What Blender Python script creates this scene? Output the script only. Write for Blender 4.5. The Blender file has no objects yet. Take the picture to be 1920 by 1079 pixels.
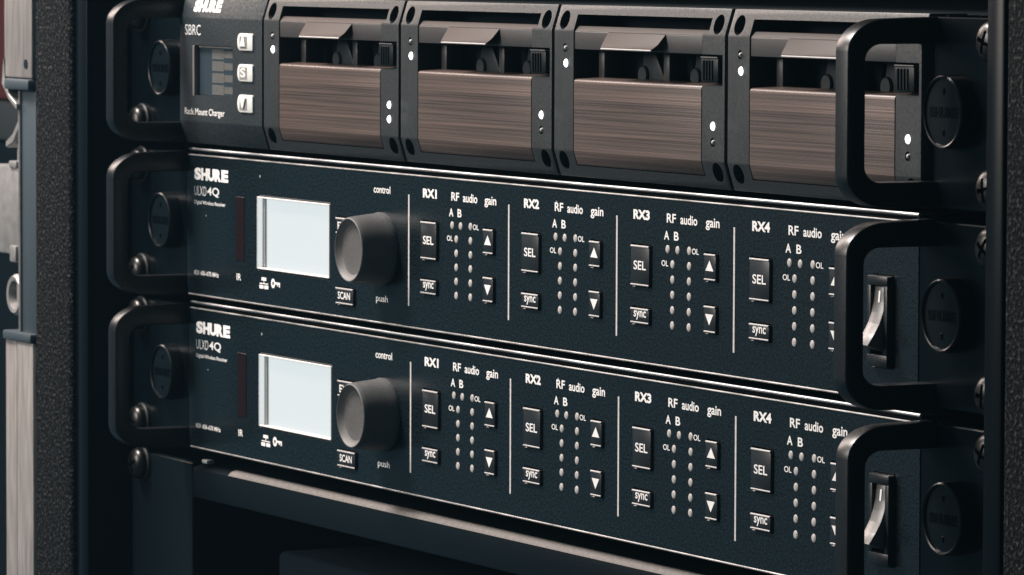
import bpy, bmesh, math, random
from mathutils import Vector, Matrix
random.seed(7)
C = bpy.context.scene
COL = C.collection
MM = 0.001

# ------------------------------------------------------------------ camera
cam_d = bpy.data.cameras.new("camera")
cam = bpy.data.objects.new("camera", cam_d); COL.objects.link(cam)
YAW, PITCH, ROLL = 1.09261499, 0.0668147670, 0.00320943362
fw = Vector((-math.sin(YAW)*math.cos(PITCH), math.cos(YAW)*math.cos(PITCH), -math.sin(PITCH)))
rt = Vector((math.cos(YAW), math.sin(YAW), 0)); up = rt.cross(fw)
r2 = rt*math.cos(ROLL) + up*math.sin(ROLL); u2 = up*math.cos(ROLL) - rt*math.sin(ROLL)
M = Matrix((r2, u2, -fw)).transposed().to_4x4()
M.translation = Vector((1212.68396, -597.688484, 80.6194224))*MM
cam.matrix_world = M
cam_d.sensor_width = 36; cam_d.lens = 9567.7862/1920*36
cam_d.clip_start = 0.05; cam_d.clip_end = 50
cam_d.dof.use_dof = True; cam_d.dof.focus_distance = 1.215; cam_d.dof.aperture_fstop = 105
C.camera = cam

# ------------------------------------------------------------------ world, lamps, exposure
W = bpy.data.worlds.new("World"); C.world = W; W.use_nodes = True
bg = W.node_tree.nodes["Background"]
bg.inputs[0].default_value = (0.38, 0.76, 0.97, 1); bg.inputs[1].default_value = 0.14
def area(name, loc, target, sx, sy, power, col):
    d = bpy.data.lights.new(name, 'AREA'); d.shape = 'RECTANGLE'; d.size = sx*MM; d.size_y = sy*MM
    d.energy = power; d.color = col
    o = bpy.data.objects.new(name, d); COL.objects.link(o)
    o.location = Vector(loc)*MM
    o.rotation_euler = (Vector(target)-Vector(loc)).to_track_quat('-Z', 'Y').to_euler()
    return o
area("key_lamp", (-400, -830, 280), (40, 0, 0), 320, 280, 6.5, (1.0, 0.91, 0.85))
area("top_lamp", (-400, -400, 720), (60, 0, 0), 240, 200, 22.0, (1.0, 0.90, 0.84))
area("side_lamp", (-770, -200, 405), (80, -20, 20), 240, 360, 3.9, (1.0, 0.82, 0.73))
C.view_settings.view_transform = 'Standard'; C.view_settings.look = 'None'
C.view_settings.exposure = 0; C.view_settings.gamma = 1
C.view_settings.use_curve_mapping = False

# ------------------------------------------------------------------ materials
def mat(name, base, rough=0.5, metal=0.0, spec=0.5, grain=0.0, gscale=1500, bump=0.0, bscale=1800, emit=None, estr=1.0,
        stretch=None, contrast=None, coat=0.0, rvar=0.0, dust=0.0, gwin=0.2, sgrain=0.0, sscale=1500):
    m = bpy.data.materials.new(name); m.use_nodes = True
    nt = m.node_tree; b = nt.nodes["Principled BSDF"]
    b.inputs["Base Color"].default_value = (*base, 1); b.inputs["Roughness"].default_value = rough
    b.inputs["Metallic"].default_value = metal; b.inputs["Specular IOR Level"].default_value = spec
    b.inputs["Coat Weight"].default_value = coat
    if emit:
        b.inputs["Emission Color"].default_value = (*emit, 1); b.inputs["Emission Strength"].default_value = estr
    tc = nt.nodes.new("ShaderNodeTexCoord")
    def noise(scale, detail=2, st=None):
        mp = nt.nodes.new("ShaderNodeMapping")
        if st: mp.inputs["Scale"].default_value = st
        nt.links.new(tc.outputs["Object"], mp.inputs["Vector"])
        n = nt.nodes.new("ShaderNodeTexNoise"); n.inputs["Scale"].default_value = scale; n.inputs["Detail"].default_value = detail
        nt.links.new(mp.outputs[0], n.inputs["Vector"]); return n
    if grain:
        n = noise(gscale, 2, stretch)
        r = nt.nodes.new("ShaderNodeMapRange")
        r.inputs["From Min"].default_value = 0.5-gwin; r.inputs["From Max"].default_value = 0.5+gwin
        r.inputs["To Min"].default_value = 1-grain; r.inputs["To Max"].default_value = 1+grain
        nt.links.new(n.outputs["Fac"], r.inputs["Value"])
        mx = nt.nodes.new("ShaderNodeVectorMath"); mx.operation = 'SCALE'
        mx.inputs[0].default_value = base; nt.links.new(r.outputs[0], mx.inputs["Scale"])
        out = mx.outputs[0]
        if dust:                                     # sparse pale dust specks lying on the surface
            vo = nt.nodes.new("ShaderNodeTexVoronoi"); vo.inputs["Scale"].default_value = 190
            nt.links.new(tc.outputs["Object"], vo.inputs["Vector"])
            lt = nt.nodes.new("ShaderNodeMath"); lt.operation = 'LESS_THAN'; lt.inputs[1].default_value = 0.075
            nt.links.new(vo.outputs["Distance"], lt.inputs[0])
            sx = nt.nodes.new("ShaderNodeSeparateXYZ"); nt.links.new(vo.outputs["Color"], sx.inputs[0])
            gt = nt.nodes.new("ShaderNodeMath"); gt.operation = 'GREATER_THAN'; gt.inputs[1].default_value = 1-dust
            nt.links.new(sx.outputs[0], gt.inputs[0])
            ml = nt.nodes.new("ShaderNodeMath"); ml.operation = 'MULTIPLY'
            nt.links.new(lt.outputs[0], ml.inputs[0]); nt.links.new(gt.outputs[0], ml.inputs[1])
            mi = nt.nodes.new("ShaderNodeMix"); mi.data_type = 'RGBA'
            nt.links.new(ml.outputs[0], mi.inputs[0]); nt.links.new(out, mi.inputs[6]); mi.inputs[7].default_value = (0.26, 0.27, 0.27, 1)
            out = mi.outputs[2]
        nt.links.new(out, b.inputs["Base Color"])
        if rvar:
            rr = nt.nodes.new("ShaderNodeMapRange")
            rr.inputs["From Min"].default_value = 0.3; rr.inputs["From Max"].default_value = 0.7
            rr.inputs["To Min"].default_value = rough+rvar; rr.inputs["To Max"].default_value = rough-rvar
            nt.links.new(n.outputs["Fac"], rr.inputs["Value"]); nt.links.new(rr.outputs[0], b.inputs["Roughness"])
    if sgrain:                                       # fine sparkle of the textured paint
        n = noise(sscale, 2)
        r = nt.nodes.new("ShaderNodeMapRange")
        r.inputs["From Min"].default_value = 0.36; r.inputs["From Max"].default_value = 0.64
        r.inputs["To Min"].default_value = spec*(1-sgrain); r.inputs["To Max"].default_value = spec*(1+sgrain)
        nt.links.new(n.outputs["Fac"], r.inputs["Value"]); nt.links.new(r.outputs[0], b.inputs["Specular IOR Level"])
    if bump:
        n = noise(bscale, 3, stretch)
        bp = nt.nodes.new("ShaderNodeBump"); bp.inputs["Strength"].default_value = bump; bp.inputs["Distance"].default_value = 0.00015
        nt.links.new(n.outputs["Fac"], bp.inputs["Height"]); nt.links.new(bp.outputs[0], b.inputs["Normal"])
    return m

MAT = dict(
    panel=mat("black_powder_coat", (0.0032, 0.0068, 0.0092), 0.25, spec=0.34, grain=0.9, gwin=0.13, gscale=1700, bump=0.10, bscale=4200, dust=0.14, sgrain=0.55, sscale=4200),
    ear=mat("black_ear_paint", (0.0008, 0.002, 0.003), 0.22, spec=0.10, dust=0.03, grain=0.3, gscale=1500, bump=0.08),
    handle=mat("black_moulded_plastic", (0.002, 0.0032, 0.0045), 0.35, spec=0.32, sgrain=0.15, bump=0.03, bscale=1500),
    badge=mat("black_rubber_cap", (0.0012, 0.0026, 0.0036), 0.26, spec=0.16, bump=0.08, bscale=1600),
    knob=mat("dark_soft_rubber", (0.045, 0.047, 0.049), 0.55, grain=0.3, gscale=2500, bump=0.15, bscale=2600),
    knobcap=mat("grey_knob_face", (0.055, 0.053, 0.051), 0.55, grain=0.3, gscale=3000, bump=0.1, bscale=2600),
    ink=mat("white_ink", (0.68, 0.67, 0.65), 0.6, grain=0.08, gscale=1200),
    inkthin=mat("grey_ink", (0.55, 0.56, 0.56), 0.6, grain=0.1, gscale=1200),
    button=mat("black_button_plastic", (0.008, 0.0105, 0.0125), 0.36, spec=0.3, grain=0.25, gscale=2000, bump=0.06),
    bead=mat("pale_lit_edge", (0.36, 0.35, 0.34), 0.4, metal=0.3),  # pale tone paints the light caught on black button edges
    inkline=mat("grey_divider_ink", (0.46, 0.435, 0.42), 0.6, grain=0.15, gscale=900),
    led_off=mat("pale_light_pipe", (0.34, 0.32, 0.30), 0.45, grain=0.15, gscale=1500),
    led_on=mat("lit_led", (0.8, 0.8, 0.8), 0.4, emit=(0.93, 1.0, 1.0), estr=2.6),
    screen=mat("lit_lcd", (0.02, 0.02, 0.02), 0.6, emit=(0.69, 0.755, 0.77), estr=1.0),
    bezel=mat("pale_screen_bezel", (0.62, 0.60, 0.58), 0.35),
    ir=mat("dark_red_window", (0.008, 0.0025, 0.0035), 0.3, spec=0.25),
    steel=mat("chassis_steel", (0.46, 0.465, 0.47), 0.45, metal=0.9, grain=0.55, gscale=45, stretch=(1, 6, 6)),
    steelline=mat("bare_aluminium_edge", (0.34, 0.33, 0.32), 0.4, metal=0.7, grain=0.45, gscale=90),
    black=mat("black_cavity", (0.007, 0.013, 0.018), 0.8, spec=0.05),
    chassis=mat("dark_chassis", (0.005, 0.009, 0.012), 0.6, spec=0.08),
    frame=mat("grey_module_plastic", (0.0150, 0.0178, 0.0192), 0.46, spec=0.27, sgrain=0.3, sscale=2300, grain=0.22, gscale=1900, bump=0.12, bscale=2200),
    chpanel=mat("charger_plastic", (0.010, 0.015, 0.018), 0.55, spec=0.22, sgrain=0.5, grain=0.25, gscale=1900, bump=0.12, bscale=2200),
    flap=mat("brown_grey_flap", (0.026, 0.0182, 0.015), 0.55, spec=0.16, grain=0.15, gscale=1900, bump=0.12, bscale=2200),
    post=mat("contact_post_plastic", (0.010, 0.015, 0.018), 0.5, spec=0.2),
    whitebtn=mat("white_key_plastic", (0.56, 0.56, 0.53), 0.5, grain=0.06, gscale=800),
    lcd=mat("grey_lcd_glass", (0.022, 0.032, 0.04), 0.25),
    lcdseg=mat("lcd_segments", (0.075, 0.074, 0.069), 0.4, grain=0.25, gscale=1400),
    screw=mat("dark_nickel_screw", (0.035, 0.034, 0.033), 0.34, metal=1.0, bump=0.35, bscale=700),
    washer=mat("black_washer", (0.004, 0.005, 0.006), 0.5, spec=0.25),
    rim=mat("smooth_black_rim", (0.001, 0.0024, 0.0036), 0.3, spec=0.08, bump=0.03),
    shelf=mat("black_textured_shelf", (0.0015, 0.0035, 0.005), 0.35, spec=0.12, grain=0.3, gscale=1300, bump=0.35, bscale=1200),
    shelftop=mat("lit_shelf_edge", (0.09, 0.081, 0.075), 0.75, grain=0.25, gscale=900, bump=0.3, bscale=1300),  # pale colour paints the light on the shelf rail's top
    alu=mat("case_aluminium", (0.215, 0.198, 0.188), 0.45, metal=0.3, grain=0.25, gscale=90, stretch=(6, 6, 0.6), bump=0.06, bscale=900),
    latch=mat("zinc_latch", (0.20, 0.195, 0.19), 0.42, metal=0.35, grain=0.15, gscale=300),
    latchdark=mat("dark_latch_plate", (0.035, 0.05, 0.06), 0.45, metal=0.2, bump=0.1, bscale=900),
    red=mat("dark_red_paint", (0.13, 0.022, 0.02), 0.8),
    grey=mat("dim_grey_trim", (0.05, 0.052, 0.055), 0.8),
)

def brushed():
    m = bpy.data.materials.new("brushed_door_metal"); m.use_nodes = True
    nt = m.node_tree; b = nt.nodes["Principled BSDF"]
    tc = nt.nodes.new("ShaderNodeTexCoord")
    def nz(scale, st, detail=3):
        mp = nt.nodes.new("ShaderNodeMapping"); mp.inputs["Scale"].default_value = st
        nt.links.new(tc.outputs["Object"], mp.inputs["Vector"])
        # every module has its own streaks
        oi = nt.nodes.new("ShaderNodeObjectInfo")
        ad = nt.nodes.new("ShaderNodeVectorMath"); ad.operation = 'ADD'
        nt.links.new(mp.outputs[0], ad.inputs[0])
        nt.links.new(oi.outputs["Location"], ad.inputs[1])
        n = nt.nodes.new("ShaderNodeTexNoise"); n.inputs["Scale"].default_value = scale; n.inputs["Detail"].default_value = detail
        nt.links.new(ad.outputs[0], n.inputs["Vector"]); return n
    a = nz(1.0, (11, 400, 2300)); c = nz(1.0, (7, 120, 420), 2); g = nz(2000, (1, 1, 1), 1)
    mm = nt.nodes.new("ShaderNodeMath"); mm.operation = 'MULTIPLY_ADD'
    nt.links.new(a.outputs["Fac"], mm.inputs[0]); mm.inputs[1].default_value = 0.6
    m2 = nt.nodes.new("ShaderNodeMath"); m2.operation = 'MULTIPLY'; m2.inputs[1].default_value = 0.4
    nt.links.new(c.outputs["Fac"], m2.inputs[0]); nt.links.new(m2.outputs[0], mm.inputs[2])
    ad = nt.nodes.new("ShaderNodeMath"); ad.operation = 'MULTIPLY_ADD'; ad.inputs[1].default_value = 0.16
    nt.links.new(g.outputs["Fac"], ad.inputs[0]); nt.links.new(mm.outputs[0], ad.inputs[2])
    cr = nt.nodes.new("ShaderNodeValToRGB")
    cr.color_ramp.elements[0].position = 0.40; cr.color_ramp.elements[0].color = (0.020, 0.0138, 0.0118, 1)
    cr.color_ramp.elements[1].position = 0.76; cr.color_ramp.elements[1].color = (0.125, 0.087, 0.072, 1)
    nt.links.new(ad.outputs[0], cr.inputs[0]); nt.links.new(cr.outputs[0], b.inputs["Base Color"])
    b.inputs["Metallic"].default_value = 0.35; b.inputs["Roughness"].default_value = 0.42
    bp = nt.nodes.new("ShaderNodeBump"); bp.inputs["Strength"].default_value = 0.2; bp.inputs["Distance"].default_value = 0.0002
    nt.links.new(a.outputs["Fac"], bp.inputs["Height"]); nt.links.new(bp.outputs[0], b.inputs["Normal"])
    return m
MAT['brushed'] = brushed()
MAT['flap2'] = mat('grey_flap_face', (0.024, 0.022, 0.0215), 0.45, spec=0.45, grain=0.2, gscale=1900, bump=0.12, bscale=2200)

def carpet():
    m = bpy.data.materials.new("charcoal_carpet"); m.use_nodes = True
    nt = m.node_tree; b = nt.nodes["Principled BSDF"]; tc = nt.nodes.new("ShaderNodeTexCoord")
    n1 = nt.nodes.new("ShaderNodeTexNoise"); n1.inputs["Scale"].default_value = 1000; n1.inputs["Detail"].default_value = 4
    n2 = nt.nodes.new("ShaderNodeTexVoronoi"); n2.inputs["Scale"].default_value = 330
    for n in (n1, n2): nt.links.new(tc.outputs["Object"], n.inputs["Vector"])
    cr = nt.nodes.new("ShaderNodeValToRGB")
    cr.color_ramp.elements[0].position = 0.38; cr.color_ramp.elements[0].color = (0.0015, 0.0025, 0.0035, 1)
    e = cr.color_ramp.elements.new(0.53); e.color = (0.0035, 0.0045, 0.0055, 1)
    cr.color_ramp.elements[len(cr.color_ramp.elements)-1].position = 0.70; cr.color_ramp.elements[2].color = (0.050, 0.050, 0.050, 1)
    nt.links.new(n1.outputs["Fac"], cr.inputs[0])
    sp = nt.nodes.new("ShaderNodeValToRGB")          # sparse pale lint specks
    sp.color_ramp.elements[0].position = 0.0; sp.color_ramp.elements[0].color = (1, 1, 1, 1)
    sp.color_ramp.elements[1].position = 0.085; sp.color_ramp.elements[1].color = (0, 0, 0, 1)
    nt.links.new(n2.outputs["Distance"], sp.inputs[0])
    n3 = nt.nodes.new("ShaderNodeTexNoise"); n3.inputs["Scale"].default_value = 160
    nt.links.new(tc.outputs["Object"], n3.inputs["Vector"])
    th = nt.nodes.new("ShaderNodeMath"); th.operation = 'GREATER_THAN'; th.inputs[1].default_value = 0.60
    nt.links.new(n3.outputs["Fac"], th.inputs[0])
    ml = nt.nodes.new("ShaderNodeMath"); ml.operation = 'MULTIPLY'
    nt.links.new(sp.outputs[0], ml.inputs[0]); nt.links.new(th.outputs[0], ml.inputs[1])
    mx = nt.nodes.new("ShaderNodeMix"); mx.data_type = 'RGBA'
    nt.links.new(ml.outputs[0], mx.inputs[0]); nt.links.new(cr.outputs[0], mx.inputs[6]); mx.inputs[7].default_value = (0.34, 0.33, 0.32, 1)
    nt.links.new(mx.outputs[2], b.inputs["Base Color"]); b.inputs["Roughness"].default_value = 0.9
    b.inputs["Specular IOR Level"].default_value = 0.05
    bp = nt.nodes.new("ShaderNodeBump"); bp.inputs["Strength"].default_value = 0.9; bp.inputs["Distance"].default_value = 0.0012
    nt.links.new(n1.outputs["Fac"], bp.inputs["Height"]); nt.links.new(bp.outputs[0], b.inputs["Normal"])
    return m
MAT['carpet'] = carpet()

# ------------------------------------------------------------------ mesh helpers (millimetres in, metres out)
class MB:
    def __init__(s): s.bm = bmesh.new()
    def poly(s, pts):
        return s.bm.faces.new([s.bm.verts.new(p) for p in pts])
    def box(s, x0, x1, y0, y1, z0, z1, bevel=0.0, seg=2):
        t = bmesh.new()
        bmesh.ops.create_cube(t, size=1)
        for v in t.verts:
            v.co = Vector((x0 if v.co.x < 0 else x1, y0 if v.co.y < 0 else y1, z0 if v.co.z < 0 else z1))
        if bevel: bmesh.ops.bevel(t, geom=list(t.edges), offset=bevel, segments=seg, profile=0.5, affect='EDGES')
        s.merge(t); return s
    def merge(s, t):
        mp = {v: s.bm.verts.new(v.co) for v in t.verts}
        for f in t.faces: s.bm.faces.new([mp[v] for v in f.verts])
        t.free()
    def prism_x(s, prof, x0, x1, bevel=0.0, seg=2):      # prof: (y, z) outline
        t = bmesh.new()
        a = [t.verts.new((x0, y, z)) for y, z in prof]; b = [t.verts.new((x1, y, z)) for y, z in prof]
        t.faces.new(a); t.faces.new(list(reversed(b)))
        n = len(prof)
        for i in range(n): t.faces.new([a[i], b[i], b[(i+1) % n], a[(i+1) % n]])
        bmesh.ops.recalc_face_normals(t, faces=list(t.faces))
        if bevel: bmesh.ops.bevel(t, geom=list(t.edges), offset=bevel, segments=seg, profile=0.5, affect='EDGES')
        s.merge(t); return s
    def prism_y(s, prof, y0, y1, bevel=0.0, seg=2):      # prof: (x, z) outline
        t = bmesh.new()
        a = [t.verts.new((x, y0, z)) for x, z in prof]; b = [t.verts.new((x, y1, z)) for x, z in prof]
        t.faces.new(a); t.faces.new(list(reversed(b)))
        n = len(prof)
        for i in range(n): t.faces.new([a[i], b[i], b[(i+1) % n], a[(i+1) % n]])
        bmesh.ops.recalc_face_normals(t, faces=list(t.faces))
        if bevel: bmesh.ops.bevel(t, geom=list(t.edges), offset=bevel, segments=seg, profile=0.5, affect='EDGES')
        s.merge(t); return s
    def lathe(s, cx, cz, prof, n=56, cap0=False, cap1=True):  # prof: (radius, y) about an axis along Y
        rings = []
        for r, y in prof:
            rings.append([s.bm.verts.new((cx+r*math.cos(2*math.pi*k/n), y, cz+r*math.sin(2*math.pi*k/n))) for k in range(n)])
        for A, B in zip(rings, rings[1:]):
            for k in range(n): s.bm.faces.new([A[k], A[(k+1) % n], B[(k+1) % n], B[k]])
        if cap0: s.bm.faces.new(list(reversed(rings[0])))
        if cap1: s.bm.faces.new(rings[-1])
        return s
    def tube_x(s, x0, x1, y, z, r, n=10):
        A = [s.bm.verts.new((x0, y+r*math.cos(2*math.pi*k/n), z+r*math.sin(2*math.pi*k/n))) for k in range(n)]
        B = [s.bm.verts.new((x1, y+r*math.cos(2*math.pi*k/n), z+r*math.sin(2*math.pi*k/n))) for k in range(n)]
        for k in range(n): s.bm.faces.new([A[k], B[k], B[(k+1) % n], A[(k+1) % n]])
        s.bm.faces.new(A); s.bm.faces.new(list(reversed(B))); return s
    def tf(s, M):
        bmesh.ops.transform(s.bm, matrix=M, verts=list(s.bm.verts)); return s
    def mesh(s, name, m, sharp=32):
        bmesh.ops.recalc_face_normals(s.bm, faces=list(s.bm.faces))
        for v in s.bm.verts: v.co *= MM
        me = bpy.data.meshes.new(name); s.bm.to_mesh(me); s.bm.free()
        if m: me.materials.append(MAT[m])
        if len(me.polygons): me.shade_smooth(); me.set_sharp_from_angle(angle=math.radians(sharp))
        return me
    def build(s, name, m, parent=None, sharp=32):
        o = bpy.data.objects.new(name, s.mesh(name, m, sharp)); COL.objects.link(o)
        if parent: o.parent = parent
        return o

def cut(mb, cutters, name, m, parent):
    """mesh with real holes: boolean difference, evaluated into plain mesh data"""
    o = mb.build(name, m, None)
    tmp = []
    for cmb in cutters:
        c = cmb.build("cutter", None); tmp.append(c)
        md = o.modifiers.new("b", 'BOOLEAN'); md.operation = 'DIFFERENCE'; md.solver = 'EXACT'; md.object = c
    bpy.context.view_layer.update()
    dg = bpy.context.evaluated_depsgraph_get()
    me = bpy.data.meshes.new_from_object(o.evaluated_get(dg))
    o.modifiers.clear(); old = o.data; o.data = me; bpy.data.meshes.remove(old)
    me.name = name
    if not me.materials: me.materials.append(MAT[m])
    me.shade_smooth(); me.set_sharp_from_angle(angle=math.radians(32))
    for c in tmp:
        d = c.data; bpy.data.objects.remove(c); bpy.data.meshes.remove(d)
    o.parent = parent
    return o

def thing(name, label, cat, loc=(0, 0, 0), group=None):
    o = bpy.data.objects.new(name, None); COL.objects.link(o); o.empty_display_size = 0.01
    o.location = Vector(loc)*MM
    o['label'] = label; o['category'] = cat
    if group: o['group'] = group
    return o
def dup(o, parent=None):
    c = o.copy(); COL.objects.link(c)
    if parent: c.parent = parent
    for ch in list(o.children): dup(ch, c)
    return c

# lettering: glyph outlines fitted to a rectangle
_cache = {}
def glyphs(txt, off):
    k = (txt, off)
    if k in _cache: return _cache[k]
    cu = bpy.data.curves.new("t", 'FONT'); cu.body = txt; cu.size = 1; cu.offset = off; cu.resolution_u = 4; cu.fill_mode = 'FRONT'
    o = bpy.data.objects.new("t", cu); COL.objects.link(o); bpy.context.view_layer.update()
    me = bpy.data.meshes.new_from_object(o.evaluated_get(bpy.context.evaluated_depsgraph_get()))
    vs = [(v.co.x, v.co.y) for v in me.vertices]; fs = [list(p.vertices) for p in me.polygons]
    bpy.data.objects.remove(o); bpy.data.curves.remove(cu); bpy.data.meshes.remove(me)
    x0 = min(v[0] for v in vs); x1 = max(v[0] for v in vs); z0 = min(v[1] for v in vs); z1 = max(v[1] for v in vs)
    r = ([((x-x0)/(x1-x0), (z-z0)/(z1-z0)) for x, z in vs], fs)
    _cache[k] = r; return r
def text(mb, txt, x0, x1, z0, z1, y, off=0.0):
    vs, fs = glyphs(txt, off)
    V = [mb.bm.verts.new((x0+a*(x1-x0), y, z0+b*(z1-z0))) for a, b in vs]
    for f in fs:
        try: mb.bm.faces.new([V[i] for i in f])
        except ValueError: pass
# heavy condensed brand lettering: five bold capitals almost touching
def brand(mb, x0, x1, z0, z1, y, depth=None):
    w = (x1-x0)/5
    for i, ch in enumerate("SHURE"):
        a, b = x0+w*i, x0+w*(i+1)-0.015*w
        if depth is None: text(mb, ch, a, b, z0, z1, y, 0.06)
        else:
            t = MB(); text(t, ch, a, b, z0, z1, y-depth, 0.05); mb.merge(t.bm)

def plate(mb, x0, x1, z0, z1, holes, y=0.0, back=3.0, cham=0.35, deep=1.6):
    """front plate with real rectangular, bevel-edged recesses"""
    xs = sorted({x0, x1} | {h[0] for h in holes} | {h[1] for h in holes})
    zs = sorted({z0, z1} | {h[2] for h in holes} | {h[3] for h in holes})
    bm = mb.bm; cv = {}
    def V(x, yy, z):
        k = (round(x, 4), round(yy, 4), round(z, 4))
        if k not in cv: cv[k] = bm.verts.new((x, yy, z))
        return cv[k]
    def quad(*p): bm.faces.new([V(*q) for q in p])
    for a, b in zip(xs, xs[1:]):
        for c, d in zip(zs, zs[1:]):
            cx, cz = (a+b)/2, (c+d)/2
            if any(h[0] < cx < h[1] and h[2] < cz < h[3] for h in holes): continue
            quad((a, y, c), (b, y, c), (b, y, d), (a, y, d))
    for h in holes:
        a, b, c, d = h[:4]; dp = h[4] if len(h) > 4 else deep
        o = [(a, c), (b, c), (b, d), (a, d)]; i = [(a+cham, c+cham), (b-cham, c+cham), (b-cham, d-cham), (a+cham, d-cham)]
        # the hole's rim follows the grid cuts, so build each side as one n-gon
        sides = []
        for k in range(4):
            p, q = o[k], o[(k+1) % 4]
            pts = [p]
            if p[1] == q[1]:
                mid = [(x, p[1]) for x in xs if min(p[0], q[0]) < x < max(p[0], q[0])]
                if q[0] < p[0]: mid.reverse()
            else:
                mid = [(p[0], z) for z in zs if min(p[1], q[1]) < z < max(p[1], q[1])]
                if q[1] < p[1]: mid.reverse()
            pts += mid + [q]
            bm.faces.new([V(x, y, z) for x, z in pts] + [V(i[(k+1) % 4][0], y+cham, i[(k+1) % 4][1]), V(i[k][0], y+cham, i[k][1])])
            quad((i[k][0], y+cham, i[k][1]), (i[(k+1) % 4][0], y+cham, i[(k+1) % 4][1]), (i[(k+1) % 4][0], y+dp, i[(k+1) % 4][1]), (i[k][0], y+dp, i[k][1]))
        quad(*[(x, y+dp, z) for x, z in i])
    # outer edges and back
    for k, (p, q) in enumerate([((x0, z0), (x1, z0)), ((x1, z0), (x1, z1)), ((x1, z1), (x0, z1)), ((x0, z1), (x0, z0))]):
        if p[1] == q[1]:
            mid = [(x, p[1]) for x in xs if min(p[0], q[0]) < x < max(p[0], q[0])]
            if q[0] < p[0]: mid.reverse()
        else:
            mid = [(p[0], z) for z in zs if min(p[1], q[1]) < z < max(p[1], q[1])]
            if q[1] < p[1]: mid.reverse()
        bm.faces.new([V(x, y, z) for x, z in [p]+mid+[q]] + [V(q[0], back, q[1]), V(p[0], back, p[1])])
    quad((x0, back, z0), (x1, back, z0), (x1, back, z1), (x0, back, z1))

def arc(cy, cz, r, a0, a1, n=8):
    return [(cy+r*math.cos(math.radians(a0+(a1-a0)*k/n)), cz+r*math.sin(math.radians(a0+(a1-a0)*k/n))) for k in range(n+1)]

def earc(cy, cz, ry, rz, a0, a1, n=12):
    return [(cy+ry*math.cos(math.radians(a0+(a1-a0)*k/n)), cz+rz*math.sin(math.radians(a0+(a1-a0)*k/n))) for k in range(n+1)]

def make_handle(x0, x1, parent):
    """D-shaped rack handle: a loop standing out from the ear, rounded corners, rounded edges"""
    D, H, ih, id_ = -23.0, 21.0, 15.1, -18.4
    outer = [(0.0, H)] + earc(D+10, H-7.6, 10, 7.2, 90, 180) + earc(D+10, -H+7.6, 10, 7.2, 180, 270) + [(0.0, -H)]
    inner = [(0.0, ih)] + earc(id_+4.2, ih-3.6, 4.2, 3.6, 90, 180) + earc(id_+4.2, -ih+3.6, 4.2, 3.6, 180, 270) + [(0.0, -ih)]
    t = bmesh.new(); n = len(outer)
    def ring(x): return [t.verts.new((x, y, z)) for y, z in outer], [t.verts.new((x, y, z)) for y, z in inner]
    A, a = ring(x0); B, b = ring(x1)
    for i in range(n-1):
        t.faces.new([A[i], A[i+1], a[i+1], a[i]]); t.faces.new([B[i+1], B[i], b[i], b[i+1]])
        t.faces.new([A[i+1], A[i], B[i], B[i+1]]); t.faces.new([a[i], a[i+1], b[i+1], b[i]])
    t.faces.new([A[0], a[0], b[0], B[0]]); t.faces.new([a[-1], A[-1], B[-1], b[-1]])
    bmesh.ops.recalc_face_normals(t, faces=list(t.faces))
    ed = []
    for L in (A, B, a, b):
        for i in range(n-1):
            e = t.edges.get((L[i], L[i+1]))
            if e: ed.append(e)
    bmesh.ops.bevel(t, geom=ed, offset=0.45, segments=3, profile=0.5, affect='EDGES', clamp_overlap=True)
    mb = MB(); mb.merge(t)
    return mb.build('handle', 'handle', parent, 18)

def make_badge(cx, parent):
    mb = MB()
    mb.lathe(cx, 0.4, [(8.3, 0.0), (8.2, -3.0), (8.05, -3.6), (7.7, -3.9), (7.35, -3.75), (7.2, -3.3), (4, -3.3), (1.5, -3.3)])
    o = mb.build('antenna_hole_cap', 'badge', parent)
    mb = MB(); brand(mb, cx-5.7, cx+5.7, -0.8, 1.5, -3.3, 0.12)
    mb.box(cx-0.35, cx+0.35, -3.5, -3.3, 4.2, 5.6, 0.1, 1); mb.box(cx-0.35, cx+0.35, -3.5, -3.3, -4.8, -3.4, 0.1, 1)
    mb.build('embossed_lettering', 'badgeink', o)
    return o

def rack_end(parent, xl, xr, half=20.5):
    """ears, handles and round caps of one rack unit; xl, xr are the seams beside the front panel"""
    for x0, x1 in ((-186.8, xl-0.25), (xr+0.25, 295.8)):
        mb = MB(); mb.box(x0, x1, 0.05, 3.0, -half, half, 0.3, 1); mb.build('rack_ear', 'ear', parent)
    make_handle(-151.8, -146.4, parent); make_handle(256.6, 262.0, parent)
    make_badge(-157.6, parent); make_badge(269.8, parent)

# ------------------------------------------------------------------ the setting: case, backdrop
fc = thing('flight_case', 'charcoal carpeted rack case with silver edging and zinc latch around the equipment', 'rack case', (54.5, 0, -210))
def fpart(mb, name, m, parent=fc):
    mb.tf(Matrix.Translation((-54.5, 0, 210))); return mb.build(name, m, parent)
ZB, ZT = -210, 150
mb = MB(); mb.box(-205.2, -191.7, -10.5, 330, ZB, ZT, 0.8); fpart(mb, 'inner_rail', 'rim')
mb = MB(); mb.box(-199.0, -191.7, -12.3, -10.2, ZB, ZT, 0.7); fpart(mb, 'inner_rail', 'rim')
mb = MB(); mb.box(300.6, 307.5, -12.3, 330, ZB, ZT, 0.8); fpart(mb, 'inner_rail', 'rim')
mb = MB(); mb.box(-233.8, -205.4, -12.0, 330, ZB, ZT, 1.5, 3); fpart(mb, 'carpeted_side_panel', 'carpet')
mb = MB(); mb.box(307.7, 352, -12.0, 330, ZB, ZT, 1.5, 3); fpart(mb, 'carpeted_side_panel', 'carpet')
mb = MB(); mb.box(-233, 351, 330.5, 340, ZB, ZT); fpart(mb, 'back_panel', 'black')
mb = MB(); mb.box(-233, 351, -11, 340, ZT+0.5, ZT+12); fpart(mb, 'top_panel', 'carpet')
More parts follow.
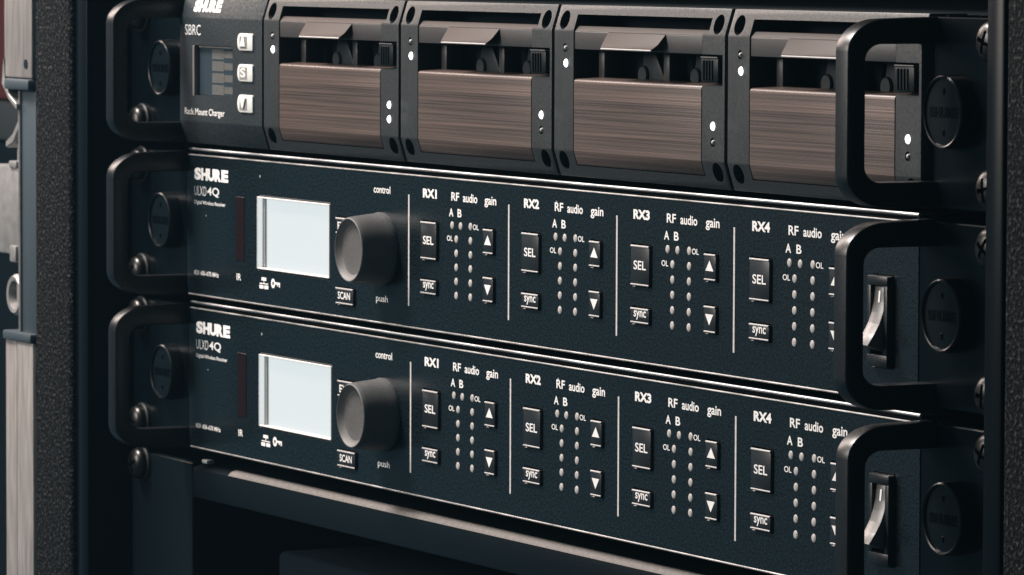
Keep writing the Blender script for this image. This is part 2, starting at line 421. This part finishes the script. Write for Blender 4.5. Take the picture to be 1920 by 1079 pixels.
mb = MB(); mb.box(-233, 351, -11, 340, ZB-12, ZB-0.5); fpart(mb, 'bottom_panel', 'carpet')
# aluminium edging left of the carpet: two lengths with the latch in the gap between them
mb = MB(); mb.box(-256.4, -234.2, -12.7, 40, 39.8, ZT, 0.8); mb.box(-259.6, -256.7, -11.6, 20, 39.8, ZT, 0.6)
al = fpart(mb, 'edge_profile', 'alu')
mb = MB(); mb.lathe(-238.6, 44.2, [(1.5, -12.6), (1.5, -12.9), (0.6, -12.95)], 20); fpart(mb, 'rivet', 'black', al)
mb = MB(); mb.box(-247.4, -234.2, -12.7, 40, ZB, -41, 0.7); mb.box(-257.2, -248.2, -12.4, 40, ZB, -41, 0.7); fpart(mb, 'edge_profile', 'alu')
mb = MB(); mb.box(-246.2, -234.2, -11.2, 30, -38.6, 38.5, 0.6); lp = fpart(mb, 'latch_plate', 'latchdark')
mb = MB(); mb.box(-247.2, -246.3, -12.0, 20, -38.4, 36, 0.3, 1)
mb.prism_y([(-256.9, 46), (-256.0, 38.5), (-252, 34.5), (-246.4, 32.0), (-246.3, 30.0), (-252.5, 33.0), (-258.2, 37.8)], -13.0, -8.0, 0.3, 1)
fpart(mb, 'latch_flange', 'latch', lp)
mb = MB(); mb.box(-257, -234.3, -13.5, 20, -41.0, -38.2, 0.6); mb.box(-254, -234.3, -14, 20, 36.2, 39.6, 0.8); fpart(mb, 'end_cap', 'latchdark', lp)
lt = MB()
lt.prism_y([(-246.6, 29.5), (-246.6, 26.5), (-254, 19.5), (-260, 17.8), (-260, 20.0), (-254.6, 22.4)], -11, -6, 0.4, 1)
lt.box(-254.5, -247.4, -9.5, 4, 12.8, 25.0, 0.5)
lt.box(-270, -247.4, -12.0, 4, -14.8, 12.6, 0.8)
lt.box(-253.5, -247.4, -12.6, 2, 12.0, 14.2, 0.4)
lt.box(-252.5, -247.4, -12.9, 2, -17.0, -11.8, 0.6)
fpart(lt, 'latch', 'latch')
lt = MB()
lt.lathe(-252.5, -27.2, [(6.4, -4), (6.4, -10.5), (5.6, -11.6), (4.4, -11.4), (3.2, -8), (3.0, -4)], 32, cap1=False)
lt.box(-252, -247.4, -10.8, -4, -33.2, -21.2, 0.6)
fpart(lt, 'latch_eye', 'latch')

wall_red = MB(); wall_red.box(-1500, -640, 300, 330, 7, 400, 3)
o = wall_red.build('backdrop_panel', 'red'); o['label'] = 'dark red blurred panel behind the case at the left edge'; o['category'] = 'panel'
wg = MB(); wg.box(-1500, -640, 296, 334, -12, 6.5, 3)
wg.build('panel_trim', 'grey', o)
wg = MB(); wg.box(-1500, -640, 297, 333, -330, -12.5, 3); wg.build('dark_backing', 'black', o)  # black sheet added to keep the background below the trim dark

# ------------------------------------------------------------------ one wireless receiver
REC_L, REC_R = -145.8, 254.7
def make_receiver():
    R = thing('wireless_receiver', 'black receiver between the charger above and its twin below, lit white screen and round knob', 'receiver', (0, 0, 0),
              'one-unit wireless receivers')
    S = 57.7                                          # pitch of the four channel sections
    holes = []
    for k in range(4):
        x = k*S
        holes += [(x+7.6, x+17.9, -2.1, 8.6), (x+7.6, x+17.9, -11.3, -6.7), (x+43.8, x+50.5, 1.2, 8.4), (x+43.8, x+50.5, -11.2, -4.1)]
    holes += [(-44.4, -32.4, -17.3, -12.1), (-44.4, -32.4, 1.9, 7.1)]
    holes += [(-97.0, -48.6, -10.9, 10.4, 2.4)]
    holes += [(235.4, 244.6, -13.4, 7.7, 3.0)]
    mb = MB(); plate(mb, REC_L, REC_R, -20.5, 20.1, holes)
    panel = mb.build('front_panel', 'panel', R)
    # body behind the panel; its bright lid edge shows above the panel
    mb = MB(); mb.box(-145.5, 254.4, 3.2, 270, -20.8, 20.7, 0.3, 1); mb.build('chassis', 'chassis', R)
    mb = MB(); mb.tube_x(-146, 253.5, 0.9, 21.62, 0.37, 14); mb.build('lid_edge', 'steel', R)
    mb = MB(); mb.box(-146, 253.5, 1.1, 60, 20.9, 21.6, 0.1, 1); mb.build('lid', 'chassis', R)
    for z in (20.0, -20.45):
        mb = MB(); mb.tube_x(-144.5, 252.5, -0.02, z, 0.24); mb.build('edge_bead', 'steelline', panel)
    # printing on the panel
    ink = MB(); y = -0.06
    brand(ink, -140.4, -116.6, 12.9, 16.4, y)
    text(ink, "4Q", -131.3, -123.0, 8.3, 11.1, y, 0.012)
    text(ink, "Digital Wireless Receiver", -140.5, -118.6, 5.6, 7.0, y, 0.012)
    text(ink, "K51 606-670 MHz", -140.5, -123.3, -14.6, -13.3, y, 0.01)
    text(ink, "IR", -110.8, -107.8, -14.5, -12.6, y, 0.01)
    text(ink, "control", -21.3, -11.2, 14.4, 16.4, y, 0.012)
    text(ink, "push", -19.8, -12.6, -15.3, -13.0, y, 0.012)
    # network symbol and key symbol
    ink.prism_y([(-93.8, -12.7), (-90.6, -12.7), (-90.6, -13.6), (-93.8, -13.6)], y, y+0.04)
    ink.prism_y([(-92.35, -13.6), (-92.0, -13.6), (-92.0, -14.3), (-92.35, -14.3)], y, y+0.04)
    ink.prism_y([(-95, -14.3), (-89.4, -14.3), (-89.4, -14.6), (-95, -14.6)], y, y+0.04)
    for a in (-95.2, -91.9):
        ink.prism_y([(a, -14.9), (a+2.7, -14.9), (a+2.7, -15.9), (a, -15.9)], y, y+0.04)
    t = MB(); t.lathe(-86.0, -14.0, [(1.35, y), (0.55, y)], 20, cap1=False)
    ink.merge(t.bm)
    ink.prism_y([(-84.8, -13.6), (-81.4, -13.6), (-81.4, -14.9), (-82.1, -14.9), (-82.1, -14.2), (-82.7, -14.2), (-82.7, -14.7), (-83.3, -14.7), (-83.3, -14.2), (-84.8, -14.2)], y, y+0.04)
    for k in range(4):
        x = k*S
        lines = MB(); lines.prism_y([(x-0.36, -14.75), (x+0.36, -14.75), (x+0.36, 14.8), (x-0.36, 14.8)], y, y+0.04)
        lines.build('divider_line', 'inkline', panel)
        if k == 0: ink.build('printed_lettering', 'ink', panel)
        ink = MB()
        text(ink, "RX%d" % (k+1), x+8.4, x+16.6, 14.4, 16.8, y, 0.042)
        text(ink, "RF", x+25.1, x+29.6, 14.35, 16.55, y, 0.018)
        text(ink, "audio", x+31.8, x+40.0, 14.25, 16.55, y, 0.018)
        text(ink, "gain", x+44.1, x+50.7, 13.5, 16.4, y, 0.018)
        text(ink, "A", x+23.8, x+26.3, 10.2, 12.3, y, 0.02)
        text(ink, "B", x+28.7, x+31.0, 10.2, 12.3, y, 0.02)
        text(ink, "OL", x+37.5, x+40.8, 7.35, 8.75, y, 0.012)
        text(ink, "OL", x+22.6, x+25.9, 3.75, 5.15, y, 0.012)
        ink.build('channel_lettering', 'ink', panel)
    thin = MB(); text(thin, "ULXD", -140.4, -131.9, 8.4, 11.1, y, -0.004); thin.build('printed_lettering', 'inkthin', panel)
    # infrared window, screen
    mb = MB(); mb.box(-111.4, -105.5, -0.15, 1, -8.9, 9.3, 0.1, 1); mb.build('infrared_window', 'ir', R)
    mb = MB()
    for a in ((-96.55, -96.15, -10.45, 9.95), (-49.35, -48.95, -10.45, 9.95), (-96.15, -49.35, 9.55, 9.95), (-96.15, -49.35, -10.45, -10.05)):
        mb.box(a[0], a[1], -0.25, 2.3, a[2], a[3], 0.1, 1)
    bz = mb.build('screen_bezel', 'bezel', R)
    mb = MB(); mb.box(-96.1, -49.4, 2.0, 2.3, -10.0, 9.5); mb.build('display_screen', 'screen', R)
    mb = MB(); mb.box(-96.13, -95.95, -0.15, 1.25, -10.0, 9.5); mb.build('screen_reflection_strip', 'screen', bz)  # emissive strip stands for screen light reflected off the recess wall
    mb = MB(); mb.box(-96.13, -94.5, 1.3, 1.95, -10.0, 9.5, 0.1, 1); mb.build('screen_gasket', 'grey2', bz)
    # knob
    mb = MB(); mb.lathe(-16.4, -0.6, [(9.9, 0), (9.95, -0.8), (9.7, -1.6), (9.35, -5), (8.95, -8.6), (8.8, -9.4), (8.62, -9.85), (8.4, -10.0), (8.2, -9.95)], 72, cap1=False)
    kb = mb.build('control_knob', 'knob', R)
    mb = MB(); mb.lathe(-16.4, -0.6, [(8.22, -9.96), (6.85, -8.55), (6.6, -8.48), (4, -8.45), (1.5, -8.45)], 64); mb.build('knob_face', 'knobcap', kb)
    # buttons
    def button(x0, x1, z0, z1, txt=None, tri=None, tb=None):
        mb = MB(); mb.box(x0, x1, -0.62, 1.5, z0, z1, 0.16, 2)
        b = mb.build('button', 'button', R)
        mb = MB(); mb.tube_x(x0+0.1, x1-0.1, -0.55, z1-0.22, 0.27); mb.tube_x(x0+0.1, x1-0.1, -0.55, z0+0.12, 0.22); mb.build('button_edge', 'bead', b)
        mb = MB()
        if txt: text(mb, txt, *tb, -0.68, 0.014)
        if tri: mb.prism_y(tri, -0.68, -0.63)
        mb.build('button_legend', 'ink', b)
    for k in range(4):
        x = k*S
        button(x+8.2, x+17.3, -1.6, 8.1, "SEL", None, (x+9.7, x+15.9, 2.2, 4.4))
        button(x+8.2, x+17.3, -10.8, -7.2, "sync", None, (x+9.9, x+16.0, -10.0, -7.75))
        c = x+47.05
        button(x+44.4, x+49.9, 1.7, 7.9, None, [(c-1.9, 3.9), (c+1.9, 3.9), (c, 6.4)])
        button(x+44.4, x+49.9, -10.7, -4.5, None, [(c-1.9, -6.4), (c, -9.0), (c+1.9, -6.4)])
    button(-43.9, -33.0, -16.8, -12.5, "SCAN", None, (-42.4, -34.8, -15.5, -13.5))
    button(-43.9, -33.0, 2.4, 6.6, "EXIT", None, (-42.6, -35.0, 3.4, 5.5))
    # light pipes of the level meters
    for k in range(4):
        x = k*S
        pts = [(25.6, 7.9), (30.45, 7.9)] + [(28.0, 4.35-3.68*i) for i in range(5)] + [(36.15, 8.05-3.67*i) for i in range(6)]
        for px, pz in pts:
            mb = MB(); mb.lathe(x+px, pz, [(1.0, 0.3), (1.0, -0.06), (0.85, -0.16), (0.3, -0.2)], 18)
            mb.build('level_light', 'led_off', R)
    # power switch: raised frame and curved rocker
    mb = MB()
    for a in ((235.7, 244.3, 5.2, 7.4), (235.7, 244.3, -13.1, -10.3), (235.7, 237.3, -10.3, 5.2), (242.7, 244.3, -10.3, 5.2)):
        mb.box(a[0], a[1], -1.7, 2.8, a[2], a[3], 0.25, 2)
    sw = mb.build('power_switch', 'handle', R)
    prof = [(-0.7, 5.0), (-0.9, 3.6), (-1.1, 1.5), (-1.6, -0.8), (-2.5, -3.2), (-3.9, -5.6), (-5.6, -8.0), (-4.6, -8.4), (-2.5, -9.0), (-0.5, -9.6), (2.0, -9.8), (2.0, 5.0)]
    mb = MB(); mb.prism_x(prof, 237.5, 242.5, 0.2, 2); rk = mb.build('rocker', 'rocker', sw)
    mb = MB(); mb.prism_x([(-0.98, 4.0), (-1.22, 1.4), (-1.0, 1.4), (-0.8, 4.0)], 239.7, 240.4); mb.build('rocker_mark', 'ink', rk)
    rack_end(R, REC_L, REC_R)
    return R
MAT['grey2'] = mat('grey_gasket', (0.26, 0.245, 0.23), 0.5)
MAT['badgeink'] = mat('raised_cap_lettering', (0.0004, 0.0008, 0.001), 0.3, spec=0.04)
MAT['keyshade'] = mat('painted_key_shade', (0.16, 0.16, 0.155), 0.5)
MAT['catch'] = mat('black_catch_plastic', (0.0025, 0.005, 0.0065), 0.4, spec=0.12)
MAT['rocker'] = mat("glossy_rocker", (0.05, 0.048, 0.046), 0.38, spec=0.8)
rec = make_receiver()
rec2 = dup(rec); rec2.location = Vector((1.25, 0, -44.45))*MM
rec2['label'] = 'lower black receiver directly above the black shelf, with lit white screen and round knob'

# ------------------------------------------------------------------ rack charger and its four charging modules
CX, CZ = -1.0, 44.45
TOPZ, BOTZ, BT, BB, FY = 21.7, -21.0, 15.3, -14.5, -2.0
def prof(back, inset=0.0):
    return [(back, TOPZ), (0, TOPZ), (FY, BT), (FY, BB), (0, BOTZ), (back, BOTZ)]
CH = thing('rack_charger', 'black rack charger on top with small grey display and three white keys at its left', 'battery charger', (0, 0, CZ))
mb = MB(); mb.prism_x(prof(4), -146.4, -89.3, 0.25, 2)
cmb = MB(); cmb.box(-137.1, -109.2, -3, -0.3, -7.0, 7.45)
cp = cut(mb, [cmb], 'front_panel', 'chpanel', CH)
mb = MB(); mb.box(-146, 259.5, 12.6, 250, -20.6, 21.2); mb.build('chassis', 'chassis', CH)
mb = MB(); mb.box(-146, 259.5, 4.2, 12.4, -20.9, -19.9); mb.box(-146, 259.5, 4.2, 12.4, 20.4, 21.3); mb.box(-146, -90, 4.2, 12.4, -19.8, 20.3); mb.build('inner_tray', 'black', CH)
ink = MB(); brand(ink, -137.9, -118.8, 17.0, 20.4, 0)
k = math.atan2(-FY, TOPZ-BT)
# lay the brand lettering on the sloping top strip
for v in ink.bm.verts: v.co.y = FY + (v.co.z-BT)*math.tan(k) - 0.08
text(ink, "Rack Mount Charger", -142.7, -114.7, -13.2, -10.7, FY-0.06, 0.006)
ink.build('printed_lettering', 'ink', cp)
thin = MB(); text(thin, "SBRC", -142.4, -131.4, 10.3, 13.3, FY-0.06, -0.004); thin.build('printed_lettering', 'inkthin', cp)
mb = MB(); mb.box(-136.9, -109.4, -0.55, -0.3, -6.9, 7.3, 0.05, 1); ds = mb.build('display', 'lcd', CH)
mb = MB(); mb.box(-137.0, -136.0, -2.15, -0.5, -7.2, 7.3, 0.15, 1); mb.box(-134.5, -110, -1.3, -0.6, 6.75, 7.3, 0.15, 1); mb.build('display_edge', 'alu', ds)
mb = MB()
for i in range(4):
    z = 4.9-3.4*i
    mb.box(-126.5, -118.2, -0.62, -0.5, z-1.3, z+1.5); mb.box(-118.0, -111.5, -0.61, -0.5, z-0.9, z+1.1)
mb.build('display_segments', 'lcdseg', ds)
for i, (zt, zb) in enumerate(((11.35, 6.5), (2.65, -2.2), (-5.95, -10.95))):
    x0, x1, zc = -105.0, -94.6, (zt+zb)/2
    h = (zt-zb)/2
    pts = [(x1, zb+0.3), (x1, zt-0.3), (x1-0.4, zt)] + [(x0+1.9+1.9*math.cos(a), zc+h*math.sin(a)) for a in [math.radians(90+180*j/10) for j in range(11)]] + [(x1-0.4, zb)]
    mb = MB(); mb.prism_y(pts, -2.55, -1.6, 0.25, 2); b = mb.build('key_button', 'whitebtn', CH)
    mb = MB(); c = -100.6
    mb.box(c-2.6, c+2.4, -2.62, -2.5, zc-1.9, zc+1.6); mb.build('key_shade_patch', 'keyshade', b)  # flat grey patch paints the shade around the raised symbol
    mb = MB()
    if i == 0: mb.prism_y([(c-1.9, zc-1.3), (c+1.9, zc-1.3), (c+0.5, zc+1.5), (c-0.3, zc+1.5)], -3.0, -2.6, 0.1, 1)
    elif i == 2: mb.prism_y([(c-1.9, zc+1.5), (c+1.9, zc+1.5), (c+0.5, zc-1.3), (c-0.3, zc-1.3)], -3.0, -2.6, 0.1, 1)
    else: text(mb, "S", c-1.9, c+1.7, zc-1.3, zc+1.4, -2.7, 0.03)
    mb.build('button_legend', 'whitebtn', b)
rack_end(CH, -146.6, 260.0, 21.0)

P = 87.0
def make_module():
    Mo = thing('charging_module', '', 'charging module', (0, 0, CZ+BOTZ), 'charging modules in the top rack unit')
    UP = Matrix.Translation((0, 0, -BOTZ))
    def part(mb, name, m, parent=Mo): mb.tf(UP); return mb.build(name, m, parent)
    fr = MB(); fr.prism_x(prof(10), 0.75, 86.35, 0.3, 2); fr.tf(UP)
    c1 = MB(); c1.box(10.95, 75.75, -6, 14, -18.1, 19.35)
    c2 = MB(); c2.box(60, 78.4, -6, 14, 15.9, 19.35)
    c3 = MB(); c3.box(75.2, 85.4, -6, 6, 3.6, 10.8)
    c4 = MB()
    for u in (5.0, 82.2):
        for z, tip in ((17.9, 1), (-17.0, -1)):
            c4.lathe(u, z, [(2.35, -6), (2.35, 7)], 28, cap0=True)
    for u, z in ((6.6, 11.0), (7.0, 7.2), (80.9, -6.1), (80.9, -9.9)):
        c4.lathe(u, z, [(1.1, -6), (1.1, -0.6)], 20, cap0=True)
    for c in (c1, c2, c3, c4): c.tf(UP)
    frame = cut(fr, [c1, c2, c3, c4], 'module_frame', 'frame', Mo)
    mb = MB()
    for u in (5.0, 82.2):
        for z in (17.9, -17.0): mb.lathe(u, z, [(2.2, 6.8), (2.2, 5.2), (1.9, 4.9), (0.7, 4.9)], 20)
    part(mb, 'mounting_screw', 'washer', frame)
    # hinged flap with its finger tab
    mb = MB(); mb.prism_x([(FY+0.15, 10.75), (FY+0.15, 15.1), (-0.75, 16.45), (1.6, 16.45), (1.6, 10.75)], 11.3, 75.4, 0.15, 2)
    fl = part(mb, 'flap', 'flap2')
    mb = MB(); mb.prism_x([(-1.9, 15.15), (-0.78, 16.5), (0.4, 16.5), (0.4, 15.15)], 11.6, 78.0, 0.12, 1); part(mb, 'flap_hinge', 'flap', fl)
    t = bmesh.new()
    top = [(28.8, FY+0.05, 15.2), (57.8, FY+0.05, 15.2)]
    mid = [(29.6, -4.0, 12.6), (57.6, -4.0, 12.6)]
    low = [(30.2, -4.9, 11.5), (56.2, -4.9, 11.5)]
    und = [(30.2, -4.5, 11.05), (55.6, -4.5, 11.05)]
    bk = [(30.2, FY+0.4, 11.3), (56.4, FY+0.4, 11.3)]; tb = [(28.8, FY+0.6, 15.2), (57.8, FY+0.6, 15.2)]
    rows = [[t.verts.new(p) for p in r] for r in (top, mid, low, und, bk, tb)]
    for a, b in zip(rows, rows[1:]+rows[:1]): t.faces.new([a[0], a[1], b[1], b[0]])
    t.faces.new([r[0] for r in rows]); t.faces.new([r[1] for r in reversed(rows)])
    bmesh.ops.recalc_face_normals(t, faces=list(t.faces))
    bmesh.ops.bevel(t, geom=[e for e in t.edges], offset=0.22, segments=2, profile=0.5, affect='EDGES')
    mb = MB(); mb.merge(t); ft = part(mb, 'finger_tab', 'flap', fl)
    mb = MB(); mb.tube_x(30.6, 55.8, -4.8, 11.2, 0.24); part(mb, 'tab_edge', 'bead', fl)  # pale bead paints the light line along the tab's lower edge
    # brushed door
    mb = MB(); mb.prism_x([(4.0, 3.9), (FY+0.5, 3.4), (FY+0.05, 3.05), (FY-0.05, 2.6), (FY-0.02, BB), (-0.95, -17.9), (4.0, -17.9)], 11.25, 75.35, 0.18, 2)
    part(mb, 'door', 'brushed')
    # dark bay with battery contacts
    mb = MB(); mb.box(11.0, 75.7, 10.4, 11.0, -18, 19.3); mb.box(10.9, 78.3, 10.0, 10.4, 15.9, 19.3); bay = part(mb, 'bay_lining', 'black')
    for u in (14.5, 47.5):
        mb = MB(); mb.box(u, u+3.2, 3.0, 8, 3, 12, 0.6); part(mb, 'contact_post', 'flap2', bay)
    for u in (33.0, 59.0):
        mb = MB()
        mb.prism_y([(u+3, 11.5), (u+8, 11.0), (u+14, 3.0), (u+1, 3.0)], 4.2, 7.5, 0.4, 2)
        mb.lathe(u+3.2, 4.9, [(2.3, 7), (2.3, 3.9), (2.0, 3.5), (0.6, 3.5)], 28)
        part(mb, 'contact_arm', 'post', bay)
    # ribbed slide catch
    mb = MB(); mb.box(76.2, 84.4, -2.7, 2, 4.3, 10.2, 0.3, 2); sl = part(mb, 'slide_catch', 'catch')
    mb = MB()
    for i in range(4): mb.box(77.4+1.35*i, 78.0+1.35*i, -3.0, -2.6, 4.8, 9.5, 0.1, 1)
    part(mb, 'catch_rib', 'catch', sl)
    mb = MB(); mb.tube_x(76.3, 84.2, -2.6, 10.05, 0.25); part(mb, 'catch_edge', 'post', sl)
    return Mo, part
def led(Mo, u, z, on):
    k = 1.2 if on else 0.68
    mb = MB(); mb.lathe(u+(0.1 if on else 0.38), z-BOTZ, [(0.95*k, -0.6), (0.95*k, -1.7), (0.8*k, -2.15), (0.5*k, -2.4), (0.15*k, -2.5)], 18)
    return mb.build('status_light', 'led_on' if on else 'led_off', Mo)
Mo, _ = make_module()
mods = [Mo] + [dup(Mo) for _ in range(3)]
LAB = ['charging module with two lit lights at its lower right, beside the charger display',
       'second charging module from the charger display, between two others',
       'third charging module from the charger display, left of the one behind the handle',
       'rightmost charging module, partly behind the handle at the right']
for i, m in enumerate(mods):
    m.location.x = (-88.9+CX*0+P*i)*MM
    m['label'] = LAB[i]
    led(m, 6.6, 11.0, False); led(m, 7.0, 7.2, True); led(m, 80.9, -6.1, True); led(m, 80.9, -9.9, i == 0)

# ------------------------------------------------------------------ shelf under the receivers
SH = thing('rack_shelf', 'black shelf front with a top edge coloured pale as if lit, below the lower receiver', 'shelf', (54.5, 0, -180))
def spart(mb, name, m, parent=SH):
    mb.tf(Matrix.Translation((-54.5, 0, 180))); return mb.build(name, m, parent)
mb = MB(); mb.prism_x([(0.0, -79.6), (0.0, -71.0), (3.4, -69.9), (30, -69.9), (30, -71.5), (4.5, -71.8), (4.5, -79.6)], -142.2, 254.6, 0.4, 2); spart(mb, 'front_rail', 'shelf')
mb = MB(); mb.prism_x([(-0.15, -71.1), (0.9, -70.1), (3.0, -69.55), (3.0, -69.9), (0.5, -71.2)], -117, 254.3, 0.15, 2); spart(mb, 'rail_edge', 'shelftop')  # painted lit strip, starting where the rail comes out of shadow
for x0, x1 in ((-186.8, -142.4), (254.9, 295.8)):
    mb = MB(); mb.box(x0, x1, 0.05, 3, -178, -69.7, 0.3, 1); spart(mb, 'rack_ear', 'shelf')
mb = MB(); mb.box(-142, 254.5, 5, 250, -180, -177, 0.4, 1); spart(mb, 'tray', 'shelf')
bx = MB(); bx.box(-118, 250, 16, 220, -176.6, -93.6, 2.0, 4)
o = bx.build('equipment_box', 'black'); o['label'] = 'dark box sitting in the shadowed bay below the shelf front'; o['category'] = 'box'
mb = MB(); mb.box(-137.0, -133.4, 0.6, 3.2, -69.3, -68.2, 0.3, 2); spart(mb, 'rail_pale_bit', 'bead')  # small pale block near the left end of the rail

# ------------------------------------------------------------------ rack screws
def make_screw():
    s = thing('rack_screw', '', 'screw', (0, 0, 0), 'screws holding the rack ears')
    mb = MB(); mb.lathe(0, 0, [(5.4, 0), (5.4, -0.6), (5.0, -1.0), (3.4, -1.0)], 32); mb.build('washer', 'washer', s)
    hd = MB(); hd.lathe(0, 0, [(4.5, -1.0), (4.6, -2.0), (4.2, -2.9), (3.3, -3.6), (2.0, -4.0), (0.8, -4.1)], 36)
    cr = MB(); cr.box(-2.6, 2.6, -6, -2.6, -0.5, 0.5)
    cr2 = MB(); cr2.box(-0.5, 0.5, -6, -2.6, -2.6, 2.6)
    h = cut(hd, [cr, cr2], 'screw_head', 'screw', s)
    return s
sc0 = make_screw()
first = True
for side, x in (('left', -178.0), ('right', 286.6)):
    for row, z in enumerate((CZ+15.9, CZ-15.9, 15.9, -15.9, -44.45+15.9, -44.45-15.9, -88.9+15.9)):
        if side == 'right' and row == 6: continue
        s = sc0 if first else dup(sc0); first = False
        s.location = Vector((x+random.uniform(-.4, .4), 0.0, z))*MM
        s.rotation_euler = (0, random.uniform(0, 1.5), 0)
        unit = ('charger', 'charger', 'middle receiver', 'middle receiver', 'lowest receiver', 'lowest receiver', 'shelf')[row]
        pos = 'upper' if row % 2 == 0 else 'lower'
        s['label'] = ('shiny dark screw at the %s %s corner of the %s' % (pos, side, unit))

# ------------------------------------------------------------------ thin haze volume added to lift the blacks
hz = MB(); hz.box(-2600, 2400, -1500, 700, -1400, 1050)
hm = bpy.data.materials.new("black_lift_haze"); hm.use_nodes = True
hn = hm.node_tree; hn.nodes.remove(hn.nodes["Principled BSDF"])
pv = hn.nodes.new("ShaderNodeVolumePrincipled"); pv.inputs["Color"].default_value = (0.42, 0.78, 1.0, 1); pv.inputs["Density"].default_value = 0.007
hn.links.new(pv.outputs[0], hn.nodes["Material Output"].inputs["Volume"])
MAT['haze'] = hm
o = hz.build('haze', 'haze'); o['kind'] = 'stuff'; o['label'] = 'thin bluish haze volume added around the rack to lift the blacks'; o['category'] = 'haze'
